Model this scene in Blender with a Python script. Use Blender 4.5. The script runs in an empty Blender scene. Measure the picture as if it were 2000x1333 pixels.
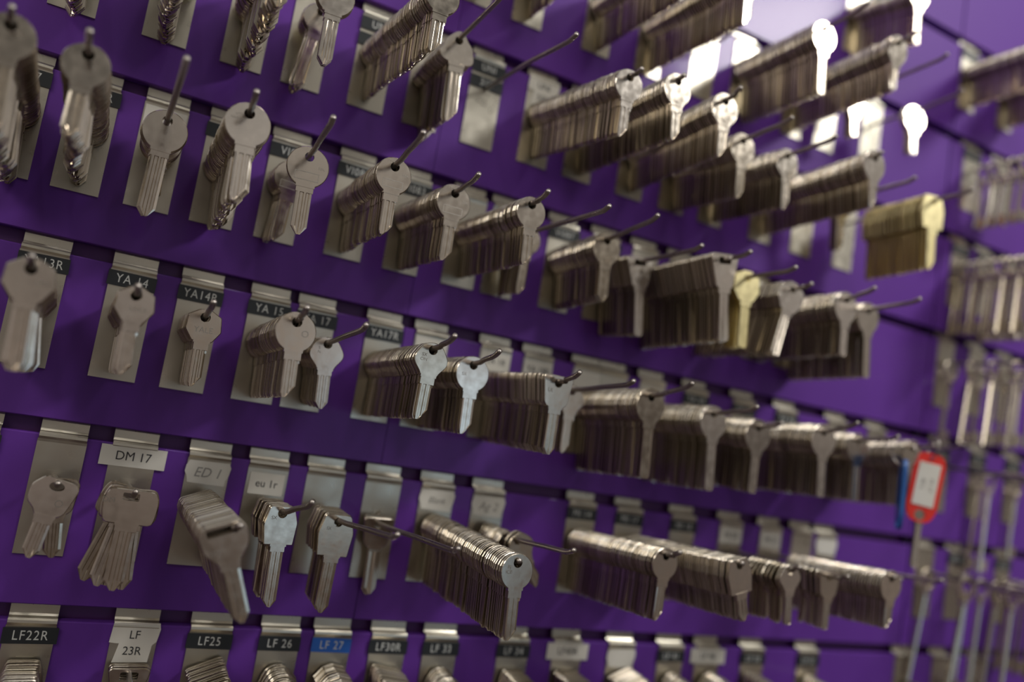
import bpy, math, random
import numpy as np
from mathutils import Matrix, Vector
from mathutils.geometry import tessellate_polygon
random.seed(7)
MM = 0.001
S = bpy.context.scene
COL = S.collection

# ---------------------------------------------------------------- camera, world, lights
# Wall frame in millimetres: u to the right along the wall, w up, z out of the wall.
# Blender: X = u, Y = -z, Z = w + 1600.
def P(u, w, z): return Vector((u*MM, -z*MM, (w+1600)*MM))
cam = bpy.data.cameras.new('camera'); co = bpy.data.objects.new('camera', cam); COL.objects.link(co)
S.camera = co
cam.sensor_width = 36; cam.lens = 1626.4327/2000*36
cam.clip_start = .01; cam.clip_end = 50
ax = [(.87267, -.194962, -.447702), (.159479, .980356, -.116057), (.461534, .02988, .886619)]  # rows u,w,z ; columns camera x,y,z
Mx = Matrix(((ax[0][0], ax[0][1], ax[0][2]), (-ax[2][0], -ax[2][1], -ax[2][2]), (ax[1][0], ax[1][1], ax[1][2])))
m4 = Mx.to_4x4(); m4.translation = P(0, -270.706, 525.6085); co.matrix_world = m4
cam.dof.use_dof = True; cam.dof.focus_distance = .458; cam.dof.aperture_fstop = 2.5
S.view_settings.view_transform = 'Standard'; S.view_settings.look = 'None'
S.view_settings.exposure = 0.0; S.view_settings.gamma = 1; S.view_settings.use_curve_mapping = False

world = bpy.data.worlds.new('shop'); S.world = world; world.use_nodes = True
nt = world.node_tree; nt.nodes.clear()
def N(t, **k):
    n = nt.nodes.new(t)
    for a, b in k.items(): setattr(n, a, b)
    return n
wo = N('ShaderNodeOutputWorld'); bg = N('ShaderNodeBackground'); tc = N('ShaderNodeTexCoord'); sp = N('ShaderNodeSeparateXYZ')
nt.links.new(tc.outputs['Generated'], sp.inputs[0])
rmp = N('ShaderNodeValToRGB'); mr = N('ShaderNodeMapRange'); mr.inputs[1].default_value = -1; mr.inputs[2].default_value = 1
nt.links.new(sp.outputs[2], mr.inputs[0]); nt.links.new(mr.outputs[0], rmp.inputs[0])
e = rmp.color_ramp.elements; e[0].position = 0; e[0].color = (.05, .035, .03, 1); e[1].position = 1; e[1].color = (.42, .42, .40, 1)
for q, c in ((.36, (.09, .065, .055, 1)), (.5, (.28, .24, .22, 1)), (.68, (.33, .31, .29, 1))):
    x = rmp.color_ramp.elements.new(q); x.color = c
no = N('ShaderNodeTexNoise'); no.inputs['Scale'].default_value = 6; no.inputs['Detail'].default_value = 3
nt.links.new(tc.outputs['Generated'], no.inputs['Vector'])
mr2 = N('ShaderNodeMapRange'); mr2.inputs[1].default_value = .35; mr2.inputs[2].default_value = .65; mr2.inputs[3].default_value = .3; mr2.inputs[4].default_value = 1.9
nt.links.new(no.outputs['Fac'], mr2.inputs[0])
mxn = N('ShaderNodeMix', data_type='RGBA', blend_type='MULTIPLY'); mxn.inputs[0].default_value = 1
nt.links.new(rmp.outputs[0], mxn.inputs[6]); nt.links.new(mr2.outputs[0], mxn.inputs[7])
nt.links.new(mxn.outputs[2], bg.inputs[0]); bg.inputs[1].default_value = .68
nt.links.new(bg.outputs[0], wo.inputs[0])

def area(name, loc, target, sx, sy, power, color):
    l = bpy.data.lights.new(name, 'AREA'); l.shape = 'RECTANGLE'; l.size = sx; l.size_y = sy; l.energy = power; l.color = color
    o = bpy.data.objects.new(name, l); COL.objects.link(o); o.location = loc
    o.rotation_euler = (Vector(target)-Vector(loc)).to_track_quat('-Z', 'Y').to_euler(); return o
area('shop_lamp', P(1470, 930, 1180), P(350, -120, 0), .40, .26, 16.5, (1, .98, .94))            # the lamp upper right, in front of the wall
area('ceiling_panel', P(500, 1250, 800), P(300, -200, 0), 1.0, .3, 6, (1, .95, .88))
area('shop_window', P(1180, -380, 2600), P(200, -250, 0), .85, .8, 1.35, (.50, .77, 1.0))         # daylight far behind the viewer
area('side_fill', P(-900, 500, 900), P(200, -200, 0), .8, .5, 4.5, (1, .93, .82))  # unseen fill light added from the left to brighten the stack sides
for i, (u_, w_, z_) in enumerate(((900, 1300, 950), (-350, 1250, 1000), (250, 1300, 1500))):   # unseen point lights added to put sparkle on the key edges
    l = bpy.data.lights.new('sparkle_light', 'POINT'); l.energy = 4.5; l.shadow_soft_size = .022; l.color = (1, .97, .92)
    o = bpy.data.objects.new('sparkle_light', l); COL.objects.link(o); o.location = P(u_, w_, z_)

# ---------------------------------------------------------------- materials
def mat(name, base, metal=0., rough=.5, coat=0., noise=None, bump=None, tint=False, aniso=0):
    m = bpy.data.materials.new(name); m.use_nodes = True; t = m.node_tree; b = t.nodes['Principled BSDF']
    b.inputs['Base Color'].default_value = (*base, 1); b.inputs['Metallic'].default_value = metal
    b.inputs['Roughness'].default_value = rough; b.inputs['Coat Weight'].default_value = coat; b.inputs['Coat Roughness'].default_value = .12
    tcn = t.nodes.new('ShaderNodeTexCoord')
    src = None
    if noise:
        sc, lo, hi = noise
        n = t.nodes.new('ShaderNodeTexNoise'); n.inputs['Scale'].default_value = sc; n.inputs['Detail'].default_value = 4
        t.links.new(tcn.outputs['Object'], n.inputs['Vector'])
        r = t.nodes.new('ShaderNodeMapRange'); r.inputs[1].default_value = .3; r.inputs[2].default_value = .7; r.inputs[3].default_value = lo; r.inputs[4].default_value = hi
        t.links.new(n.outputs['Fac'], r.inputs[0]); t.links.new(r.outputs[0], b.inputs['Roughness'])
    if tint:
        ramp = t.nodes.new('ShaderNodeValToRGB'); el = ramp.color_ramp.elements
        el[0].color = (base[0]*.72, base[1]*.68, base[2]*.60, 1); el[1].color = (*[min(1, c*1.06) for c in base], 1)
        if tint == 'attr':
            a = t.nodes.new('ShaderNodeAttribute'); a.attribute_name = 'tint'; t.links.new(a.outputs['Fac'], ramp.inputs[0])
        else:
            a = t.nodes.new('ShaderNodeObjectInfo'); t.links.new(a.outputs['Random'], ramp.inputs[0])
        t.links.new(ramp.outputs[0], b.inputs['Base Color'])
    if bump:
        sc, st = bump
        n2 = t.nodes.new('ShaderNodeTexNoise'); n2.inputs['Scale'].default_value = sc; n2.inputs['Detail'].default_value = 3
        bp = t.nodes.new('ShaderNodeBump'); bp.inputs['Strength'].default_value = st; bp.inputs['Distance'].default_value = .0003
        t.links.new(tcn.outputs['Object'], n2.inputs['Vector']); t.links.new(n2.outputs['Fac'], bp.inputs['Height']); t.links.new(bp.outputs[0], b.inputs['Normal'])
    return m
NICKEL = mat('nickel_silver', (.74, .685, .615), 1, .2, noise=(180, .12, .26), bump=(140, .12), tint='obj')
NICKEL_MASS = mat('nickel_silver_packed', (.70, .65, .57), 1, .22, tint='attr')
BRASS = mat('brass', (.80, .71, .40), 1, .38, noise=(180, .32, .46), tint='obj')
COPPER = mat('copper_coloured_brass', (.62, .28, .14), 1, .35)
EDGE = mat('cut_key_edge', (.60, .535, .43), 1, .36, tint='obj')
EDGE_MASS = mat('cut_key_edge_packed', (.60, .535, .43), 1, .36, tint='attr')
STEEL = mat('peg_steel', (.46, .42, .39), 1, .32, noise=(300, .25, .45))
PLATE = mat('hanger_plate_metal', (.58, .545, .46), 1, .32, noise=(60, .24, .40), bump=(60, .15))
PURPLE = mat('purple_laminate', (.122, .033, .30), 0, .5, coat=.2)
PURPLE.node_tree.nodes['Principled BSDF'].inputs['Specular IOR Level'].default_value = .18
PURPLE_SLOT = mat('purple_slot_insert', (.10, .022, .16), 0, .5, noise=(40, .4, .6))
DARK = mat('joint_shadow_gap_filler', (.02, .012, .03), 0, .8)
TAPE = mat('black_embossing_tape', (.018, .022, .026), 0, .35)
TAPE_BLUE = mat('blue_embossing_tape', (.02, .13, .55), 0, .35)
TAPE_INK = mat('white_embossed_letter', (.62, .64, .62), 0, .5)
PAPER = mat('white_paper_label', (.72, .70, .64), 0, .7)
INK = mat('black_ink', (.03, .03, .035), 0, .7)
PENCIL = mat('faded_pen', (.30, .29, .27), 0, .7)
STAMP_M = mat('stamped_recess', (.36, .33, .29), 1, .45)
RED = mat('red_plastic', (.75, .035, .025), 0, .3, coat=.3)
BLUE = mat('blue_plastic', (.02, .12, .42), 0, .35, coat=.2)

# ---------------------------------------------------------------- helpers
def mesh(name, V, F, m, smooth=False, scale=MM):
    me = bpy.data.meshes.new(name)
    me.from_pydata([(x*scale, y*scale, z*scale) for x, y, z in V], [], F)
    if m: me.materials.append(m)
    if smooth: me.polygons.foreach_set('use_smooth', [True]*len(me.polygons))
    me.update(); return me
def link(name, me, parent=None, loc=None, rot=None):
    o = bpy.data.objects.new(name, me); COL.objects.link(o)
    if parent is not None: o.parent = parent
    if loc is not None: o.location = loc
    if rot is not None: o.rotation_euler = rot
    return o
def tag(o, label=None, cat=None, group=None, kind=None):
    if label: o['label'] = label
    if cat: o['category'] = cat
    if group: o['group'] = group
    if kind: o['kind'] = kind
    return o
class MB:
    def __init__(s): s.V = []; s.F = []
    def add(s, V, F):
        n = len(s.V); s.V += [tuple(v) for v in V]; s.F += [tuple(i+n for i in f) for f in F]
    def box(s, x0, x1, y0, y1, z0, z1, b=0):
        if b:  # chamfered box: eight-sided section in y-z, swept along x
            sec = [(y0+b, z0), (y1-b, z0), (y1, z0+b), (y1, z1-b), (y1-b, z1), (y0+b, z1), (y0, z1-b), (y0, z0+b)]
            V = [(x0, y, z) for y, z in sec]+[(x1, y, z) for y, z in sec]; n = 8
            F = [(i, (i+1) % n, n+(i+1) % n, n+i) for i in range(n)]+[tuple(range(n))[::-1], tuple(range(n, 2*n))]
            s.add(V, F); return
        V = [(x, y, z) for x in (x0, x1) for y in (y0, y1) for z in (z0, z1)]
        s.add(V, [(0, 1, 3, 2), (4, 6, 7, 5), (0, 4, 5, 1), (2, 3, 7, 6), (0, 2, 6, 4), (1, 5, 7, 3)])
    def tube(s, pts, r, n=10, taper=None):
        pts = [Vector(p) for p in pts]; up = Vector((0, 0, 1)); rings = []
        for i, p in enumerate(pts):
            d = (pts[min(i+1, len(pts)-1)]-pts[max(i-1, 0)]).normalized()
            a = d.cross(up if abs(d.z) < .95 else Vector((1, 0, 0))).normalized(); b = d.cross(a)
            rr = r*(taper[i] if taper else 1)
            rings.append([p+a*math.cos(2*math.pi*k/n)*rr+b*math.sin(2*math.pi*k/n)*rr for k in range(n)])
        V = [v for R_ in rings for v in R_]; F = []
        for i in range(len(pts)-1):
            for k in range(n): F.append((i*n+k, i*n+(k+1) % n, (i+1)*n+(k+1) % n, (i+1)*n+k))
        F += [tuple(range(n))[::-1], tuple(range((len(pts)-1)*n, len(pts)*n))]
        s.add(V, F)
    def build(s, name, m, parent=None, loc=None, rot=None, smooth=False):
        return link(name, mesh(name, s.V, s.F, m, smooth), parent, loc, rot)
def text_mesh(s, size, depth, m, shear=0, spacing=1.0, line=1.0, bold=0):
    c = bpy.data.curves.new('lettering', 'FONT'); c.body = s; c.size = size*MM; c.extrude = depth*MM; c.align_x = 'CENTER'; c.align_y = 'CENTER'
    c.shear = shear; c.space_character = spacing; c.space_line = line; c.offset = bold*MM; c.resolution_u = 3
    o = bpy.data.objects.new('tmp', c); COL.objects.link(o)
    dg = bpy.context.evaluated_depsgraph_get(); me = bpy.data.meshes.new_from_object(o.evaluated_get(dg))
    bpy.data.objects.remove(o); bpy.data.curves.remove(c); me.materials.clear(); me.materials.append(m); me.name = 'lettering'
    # stand the text up: x stays, y -> z, facing -Y
    me.transform(Matrix.Rotation(math.pi/2, 4, 'X')); return me

# ---------------------------------------------------------------- the slatted wall
def sweep_profile(mb, prof, u0, u1, w):   # prof: (z out, w up), swept along u
    n = len(prof)
    V = [(u, -z, w+h) for u in (u0, u1) for z, h in prof]
    mb.add(V, [(i, (i+1) % n, n+(i+1) % n, n+i) for i in range(n)]+[tuple(range(n))[::-1], tuple(range(n, 2*n))])
SLOT = 8.4
def slats(name, u0, u1, rows, gaps, m):
    mb = MB()
    edges = [u0]+[g for g in gaps if u0 < g < u1]+[u1]
    for k in rows:
        for a, b in zip(edges[:-1], edges[1:]):
            a2 = a+(.22 if a != u0 else 0); b2 = b-(.22 if b != u1 else 0)
            # a slat hangs below slot k, down to slot k+1
            top = -SLOT; bot = -100.
            prof = [(-.5, bot), (0, bot+.5), (0, top-.7), (-.25, top-.2), (-.7, top), (-7, top), (-8.8, top-1.2), (-9.8, top-1.2), (-9.8, bot+1.6), (-8.8, bot+1.6), (-7.5, bot)]
            sweep_profile(mb, prof[::-1], a2, b2, -100*k)
    return tag(mb.build(name, m, loc=(0, 0, 1.6)), 'purple laminate slatwall boards of the '+('main section' if name == 'wall_back' else 'far right section'), kind='structure')
slats('wall_back', -260, 711.0, range(-4, 6), [185.0], PURPLE)
slats('wall_right', 713.2, 1300, range(-4, 6), [], PURPLE)
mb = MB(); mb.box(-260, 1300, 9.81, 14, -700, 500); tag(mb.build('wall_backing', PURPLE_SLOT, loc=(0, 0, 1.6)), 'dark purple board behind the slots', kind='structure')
mb = MB(); mb.box(711, 713.2, 4, 9.8, -690, 490); tag(mb.build('trim_1', DARK, loc=(0, 0, 1.6)), 'dark upright joint between two slatwall sections', kind='structure')

# ---------------------------------------------------------------- hangers
HW = 12.25
prof_c = [(-7.2, 2.6), (-4.4, .2), (-4.0, -1.2), (-3.9, -5.6), (-3.2, -6.8), (-1.2, -7.2), (.6, -7.2), (1.5, -8.2), (1.7, -9.6), (1.2, -11.0)]
def strip(prof, hw, th=.8):
    """bent sheet: outer line prof, thickness th towards the wall side"""
    n = len(prof); back = []
    for i, (z, h) in enumerate(prof):
        a = prof[max(i-1, 0)]; b = prof[min(i+1, n-1)]; dz, dh = b[0]-a[0], b[1]-a[1]; l = math.hypot(dz, dh) or 1
        back.append((z+dh/l*th, h-dz/l*th))
    ring = prof+back[::-1]; m = len(ring)
    V = [(x, -z, h) for x in (-hw, hw) for z, h in ring]
    F = [(i, (i+1) % m, m+(i+1) % m, m+i) for i in range(m)]
    for i in range(n-1):
        q = (i, i+1, m-2-i, m-1-i); F.append(q[::-1]); F.append(tuple(j+m for j in q))
    return V, F
mbc = MB(); mbc.add(*strip(prof_c, HW-.3)); CLIP_ME = mesh('mounting_clip', mbc.V, mbc.F, PLATE)
mbp = MB(); mbp.add(*strip([(1.2, -11.0), (1.0, -12.5), (.9, -28), (.9, -50), (.9, -73.4)], HW))
mbp.box(-4.2, 4.2, -1.25, -.85, -34.5, -27.5, 0); PLATE_ME = mesh('back_plate', mbp.V, mbp.F, PLATE)
LBL = {}
def label_tape(parent, kind, s, dw=0.):
    if not kind: return
    lines = s.split('\n'); nl = len(lines)
    rr = random.uniform
    if kind in ('dymo', 'blue'):
        for i, ln in enumerate(lines):
            mb = MB(); hw = HW+.7+rr(-.3, .5); z0 = -12.0-i*11.0+dw
            mb.box(-hw, hw, -1.75, -1.3, z0-8.6, z0)
            t = mb.build('label_tape', TAPE if kind == 'dymo' else TAPE_BLUE, parent, rot=(0, math.radians(rr(-1.2, 1.2)), 0))
            if ln.strip():
                sp_ = 1.15 if len(ln) < 6 else 1.0
                l = link('lettering', text_mesh(ln, 7.6 if len(ln) < 6 else 6.8, .08, TAPE_INK, spacing=sp_), t, loc=(0, -1.8*MM, (z0-4.3)*MM)); l.scale = (.8, 1, .95)
    else:
        if kind == 'wide': hw, h, z0 = 17.5, 11.5, -9.5
        elif kind == 'hand': hw, h, z0 = 12.6, 13.5, -12.5
        elif kind == 'small': hw, h, z0 = 10.5, 13, -15
        elif kind == 'two': hw, h, z0 = 12.8, 22, -7.5
        else: hw, h, z0 = 11.5, 13, -12.5
        z0 += dw
        if kind == 'two':
            V = [(-12, z0), (12.4, z0+.4), (13.2, z0-3), (12.2, z0-10), (10, z0-12), (9.2, z0-21.5), (-9.5, z0-22), (-7.5, z0-11.5), (-12.8, z0-11)]
        elif kind == 'hand':
            V = [(-hw+1.5, z0), (hw-1, z0+.3), (hw+.4, z0-2.5), (hw-.4, z0-h*.55), (hw-1.8, z0-h*.75), (hw-2, z0-h), (-hw+2, z0-h+.6), (-hw+1.2, z0-h*.7), (-hw-.3, z0-h*.5), (-hw, z0-3)]
        else:
            V = [(-hw, z0), (hw, z0), (hw, z0-h), (-hw, z0-h)]
        n = len(V); mb = MB()
        mb.add([(x, -1.55, y) for x, y in V]+[(x, -1.25, y) for x, y in V], [tuple(range(n)), tuple(range(2*n-1, n-1, -1))]+[(i, n+i, n+(i+1) % n, (i+1) % n) for i in range(n)])
        t = mb.build('paper_label', PAPER, parent)
        if s.strip():
            hand = kind == 'hand'
            size = {'wide': 7.2, 'hand': 8.2 if len(s) < 5 else 6.0, 'small': 6.6, 'two': 6.6, 'paper': 6.2}.get(kind, 7)
            l = link('lettering', text_mesh(s, size, .06, PENCIL if hand else INK, shear=.25 if hand else 0, line=1.35, bold=0), t, loc=(0, -1.62*MM, (z0-h/2-(.1 if kind == 'two' else 0))*MM)); l.scale = (.95, 1, 1)
def peg_path(z1, o1, zt, ot):
    """from the plate through offset o1 at z1, then nearly straight to the upturned tip ot at zt"""
    q = [(0, 0, .4)]
    if zt-z1 < 22:
        zb = zt-11; f = zb/max(z1, 1); ob = (o1[0]*min(f, 1), o1[1]*min(f, 1))
        q += [(ob[0]*.5, ob[1]*.5, zb*.5), (ob[0], ob[1], zb)]
    else:
        e = (ot[0], ot[1]-2.2); t = (zt-10-z1)/(zt-z1)
        ob = (o1[0]+(e[0]-o1[0])*t, o1[1]+(e[1]-o1[1])*t); zb = zt-10
        q += [(o1[0], o1[1], z1), (o1[0]+(ob[0]-o1[0])*.6, o1[1]+(ob[1]-o1[1])*.6, z1+(zb-z1)*.6), (ob[0], ob[1], zb)]
    q += [(ob[0]+(ot[0]-ob[0])*.4, ob[1]+(ot[1]-ob[1])*.4-.3, zb+5), (ot[0], ot[1], zt)]
    return q
PEGS = {}
def hanger(hid, k, u, lk, txt, label, peg=True, z1=80, o1=(0, 0), zt=120, ot=(-1, 6), lean=0.):
    root = bpy.data.objects.new('key_hanger', None); COL.objects.link(root); root.empty_display_size = .01
    root.location = P(u, -100*k, 0); tag(root, label, 'key hanger', 'slatwall key hangers')
    link('mounting_clip', CLIP_ME, root); link('back_plate', PLATE_ME, root)
    label_tape(root, lk, txt)
    if peg:
        pth = peg_path(z1, o1, zt, ot); PEGS[hid] = pth
        mb = MB(); pts = [(a, -z, -31+b) for a, b, z in pth]
        # refine the bend with a Catmull pass
        pp = [Vector(p) for p in pts]; fine = [pp[0], pp[1]]
        for i in range(1, len(pp)-1):
            a, b, c, d = pp[i-1], pp[i], pp[i+1], pp[min(i+2, len(pp)-1)]
            for t in (.34, .67, 1.0):
                fine.append(.5*((2*b)+(c-a)*t+(2*a-5*b+4*c-d)*t*t+(3*b-a-3*c+d)*t**3))
        mb.tube(fine, 1.55, 12, taper=[1]*(len(fine)-1)+[.9]); o = mb.build('peg', STEEL, root, smooth=True)
    return root
def peg_at(hid, z):
    p = PEGS[hid]
    for a, b in zip(p[:-1], p[1:]):
        if a[2] <= z <= b[2]+.01:
            t = (z-a[2])/(b[2]-a[2]+1e-9); return (a[0]+(b[0]-a[0])*t, a[1]+(b[1]-a[1])*t)
    return p[-1][:2]

# ---------------------------------------------------------------- key shapes (x right, y up, origin = hole centre), mm
def smooth_poly(pts, r=1.2, n=3):
    out = []; m = len(pts)
    for i in range(m):
        a, b, c = Vector(pts[i-1]), Vector(pts[i]), Vector(pts[(i+1) % m])
        d1 = min(r, (a-b).length*.45); d2 = min(r, (c-b).length*.45)
        p = b+(a-b).normalized()*d1; q = b+(c-b).normalized()*d2
        for j in range(n+1):
            t = j/n; out.append(tuple((1-t)**2*p+2*t*(1-t)*b+t*t*q))
    return out
def circ(r, cx, cy, n=32, sx=1.): return [(cx+math.cos(2*math.pi*i/n)*r*sx, cy+math.sin(2*math.pi*i/n)*r) for i in range(n)]
def rect(w, h, cx=0, cy=0): return [(cx-w/2, cy-h/2), (cx+w/2, cy-h/2), (cx+w/2, cy+h/2), (cx-w/2, cy+h/2)]
def head_shape(kind):
    """outline for a bow 22 wide, hole outline, y where the blade starts"""
    h = circ(2.7, 0, 0, 16)
    if kind in ('round', 'window'): return circ(11, 0, -5.4, 40), h, -15.2
    if kind == 'octagon': return smooth_poly([(3, 5.2), (10, 1), (11, -8.5), (6.2, -15.5), (-6.2, -15.5), (-11, -8.5), (-10, 1), (-3, 5.2)][::-1], .8)[::-1], h, -15.0
    if kind == 'diamond': return smooth_poly([(2.5, 4.6), (6.5, 2.6), (11, -4.5), (11, -8.5), (6.2, -14), (5.6, -16), (-5.6, -16), (-6.2, -14), (-11, -8.5), (-11, -4.5), (-6.5, 2.6), (-2.5, 4.6)], 2.6), h, -15.5
    if kind == 'trapezoid': return smooth_poly([(10.2, 4.6), (11, 2.5), (8.4, -13.5), (5, -16), (-5, -16), (-8.4, -13.5), (-11, 3.2), (-9.8, 5.2)], 2), h, -15.5
    if kind == 'bar': return smooth_poly([(9.5, 4.2), (11, 2.5), (6.4, -16.5), (-6.4, -16.5), (-11, 2.5), (-9.5, 4.2)], 1.4), smooth_poly(rect(9.5, 4.4), 1.2), -16.2
    if kind == 'barrel': return smooth_poly([(6.5, 4.4), (7.8, 3.6), (10.6, -6), (9.3, -19), (9.1, -19.8), (-9.1, -19.8), (-9.3, -19), (-11, -7), (-8.2, 3.6), (-7, 4.4)], 1.3), h, -19.4
    if kind == 'wide': return smooth_poly([(9.5, 2.8), (11, -2), (10.6, -9), (9.5, -12.0), (-9.5, -12.0), (-10.6, -9), (-11, -2), (-9.5, 2.8)], 2.6), smooth_poly(rect(6.6, 3.2, -.6, -.4), .4), -11.8
    if kind == 'slotted': return smooth_poly([(8.5, 3.6), (11, -1), (10, -8.5), (5.2, -14.5), (-5.2, -14.5), (-10, -8.5), (-11, -1), (-8.5, 3.6)], 1.6), smooth_poly(rect(14.5, 3.4), .5), -14.2
    if kind == 'cut': return smooth_poly([(-6, 4.6), (9, 3.2), (11, 0), (8, -13), (4.5, -15.5), (-5, -15.5), (-6.5, -12.5), (-10.5, -9.5), (-11, -1)], 2), circ(2.3, .3, 0, 16, 1.6), -15.0
    if kind == 'lobed':
        pts = []
        for i in range(48):
            t = 2*math.pi*i/48; r = 9.7+1.35*math.cos(3*(t-math.pi/2))+.5*math.cos(6*(t-.4)); pts.append((r*math.cos(t)*1.02, -5.6+r*math.sin(t)))
        return pts, h, -14.2
    if kind == 'bow': return circ(11, 0, -9, 32, .95), circ(7.2, 0, -8.2, 24), -19
EDGES = set()
def key_geo(kind, W, L, bw=None, lod=0, tip='slant'):
    out, hole, y0 = head_shape(kind); s = W/22.
    out = [(x*s, y*s) for x, y in out]; y0 *= s
    hs = s if kind in ('wide', 'slotted', 'bar', 'bow') else 1.
    hole = [(x*hs, y*hs) for x, y in hole]
    if lod: out = out[::2] if len(out) > 30 else out; hole = hole[::2]
    V, F = [], []; EDGES.clear(); n = len(out); th = .92; bv = .42
    ar = sum(out[i-1][0]*out[i][1]-out[i][0]*out[i-1][1] for i in range(n))
    if ar < 0: out = out[::-1]
    if sum(hole[i-1][0]*hole[i][1]-hole[i][0]*hole[i-1][1] for i in range(len(hole))) < 0: hole = hole[::-1]
    inn = []
    for i in range(n):
        a, b, c = out[i-1], out[i], out[(i+1) % n]; dx, dy = c[0]-a[0], c[1]-a[1]; l = math.hypot(dx, dy) or 1
        inn.append((b[0]-dy/l*bv, b[1]+dx/l*bv))
    # rings: front inner, front edge, back edge, back inner   (front = -Y)
    for pts, y in ((inn, -th), (out, -th+bv), (out, th-bv), (inn, th)): V += [(a, y, b) for a, b in pts]
    for r in range(3):
        for i in range(n):
            F.append((r*n+i, r*n+(i+1) % n, (r+1)*n+(i+1) % n, (r+1)*n+i)[::-1])
            if r == 1: EDGES.add(len(F)-1)
    m = len(hole); hb = len(V)
    V += [(a, -th, b) for a, b in hole]+[(a, th, b) for a, b in hole]
    for i in range(m): F.append((hb+i, hb+(i+1) % m, hb+m+(i+1) % m, hb+m+i))
    tris = tessellate_polygon([[Vector((a, b, 0)) for a, b in inn], [Vector((a, b, 0)) for a, b in hole]])
    allp = inn+hole
    for t in tris:
        a, b, c = [allp[j] for j in t]
        if (b[0]-a[0])*(c[1]-a[1])-(b[1]-a[1])*(c[0]-a[0]) < 0: t = (t[0], t[2], t[1])
        F.append(tuple(j if j < n else hb+j-n for j in t))
        F.append(tuple((3*n+j) if j < n else hb+m+j-n for j in t)[::-1])
    # collar across the neck
    def bx(x0, x1, a, b, z0, z1):
        q = len(V); V.extend([(x, y, z) for x in (x0, x1) for y in (a, b) for z in (z0, z1)])
        F.extend([tuple(q+i for i in f) for f in ((0, 1, 3, 2), (4, 6, 7, 5), (0, 4, 5, 1), (2, 3, 7, 6), (0, 2, 6, 4), (1, 5, 7, 3))])
    bw = bw or .37*W
    if kind == 'bow':   # mortice key: round shaft and a bit
        q = len(V); nn = 8; R_ = 2.4
        for z in (y0+.8, -L+1, -L):
            rr = R_ if z > -L else R_*.7
            V.extend([(rr*math.cos(2*math.pi*i/nn), rr*math.sin(2*math.pi*i/nn), z) for i in range(nn)])
        for r in range(2):
            for i in range(nn): F.append((q+r*nn+i, q+r*nn+(i+1) % nn, q+(r+1)*nn+(i+1) % nn, q+(r+1)*nn+i)[::-1])
        F.append(tuple(q+2*nn+i for i in range(nn))[::-1])
        bx(-R_-1, R_+1, -R_-.6, R_+.6, y0-3, y0-1); bx(1, 11, -1, 1, -L+3, -L+14); bx(1, 8, -1.3, 1.3, -L+7.5, -L+9.5)
        return V, F
    neck = bw*.5+.9
    if not lod:
        bx(-neck, neck, -th-.22, th+.22, y0-1.1, y0+.5)
    # blade: lofted section with milled grooves
    g = [(-.5, .75), (-.40, 1.0), (-.27, 1.0), (-.22, .28), (-.05, .28), (0, 1.0), (.12, 1.0), (.17, .32), (.30, .32), (.35, .95), (.5, .7)]
    gb = [(.5, .7), (.3, 1.0), (.1, 1.0), (.04, .5), (-.14, .5), (-.2, 1.0), (-.42, 1.0), (-.5, .75)]
    if lod: g = [(-.5, .8), (-.25, 1.0), (-.1, .5), (.12, 1.0), (.5, .8)]; gb = [(.5, .8), (-.5, .8)]
    hb2 = bw/2; tb = th*.92
    if tip == 'slant': st = [(y0+1.2, -hb2*1.1, hb2*1.1, 0), (y0-5, -hb2*1.1, hb2*1.1, 0), (y0-5.2, -hb2, hb2, 1), (y0-6.6, -hb2, hb2, 1), (y0-6.7, -hb2, hb2*.86, 1), (-L+hb2*1.5, -hb2, hb2*.86, 1), (-L+hb2*.5, -hb2*.95, hb2*.1, 1), (-L, -hb2*.75, -hb2*.35, 1)]
    elif tip == 'point': st = [(y0+1.2, -hb2*1.1, hb2*1.1, 0), (y0-4, -hb2*1.1, hb2*1.1, 0), (y0-4.2, -hb2, hb2, 1), (-L+hb2*1.0, -hb2, hb2, 1), (-L, -hb2*.2, hb2*.25, 1)]
    else: st = [(y0+1.2, -hb2*1.15, hb2*1.15, 0), (y0-4, -hb2*1.15, hb2*1.15, 0), (y0-4.3, -hb2*.85, hb2*.85, 1), (-L+2.2, -hb2*.85, hb2*.85, 1), (-L+.7, -hb2*.7, hb2*.7, 1), (-L, -hb2*.4, hb2*.4, 1)]
    q = len(V); ns = len(g)+len(gb)
    for z, lo, hi, gr in st:
        for x, d in g: V.append((max(lo, min(hi, x*bw*(1.1 if not gr else 1))), -tb*(d if gr else 1), z))
        for x, d in gb: V.append((max(lo, min(hi, x*bw*(1.1 if not gr else 1))), tb*(d if gr else 1), z))
    for r in range(len(st)-1):
        for i in range(ns):
            if i in (len(g)-1, ns-1): EDGES.add(len(F))
            F.append((q+r*ns+i, q+r*ns+(i+1) % ns, q+(r+1)*ns+(i+1) % ns, q+(r+1)*ns+i)[::-1])
    F.append(tuple(q+(len(st)-1)*ns+i for i in range(ns))[::-1])
    return V, F

# ---------------------------------------------------------------- tables
# hanger id: slot row, u, label kind, text, description for the label
RT = 'steel hanger '
HANGERS = [
 ('a-2', -2, 420, None, '', 'at the top edge, upper right, with its lower plate only in frame'),
]
H = []
def h_(*a): H.append(a)
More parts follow.
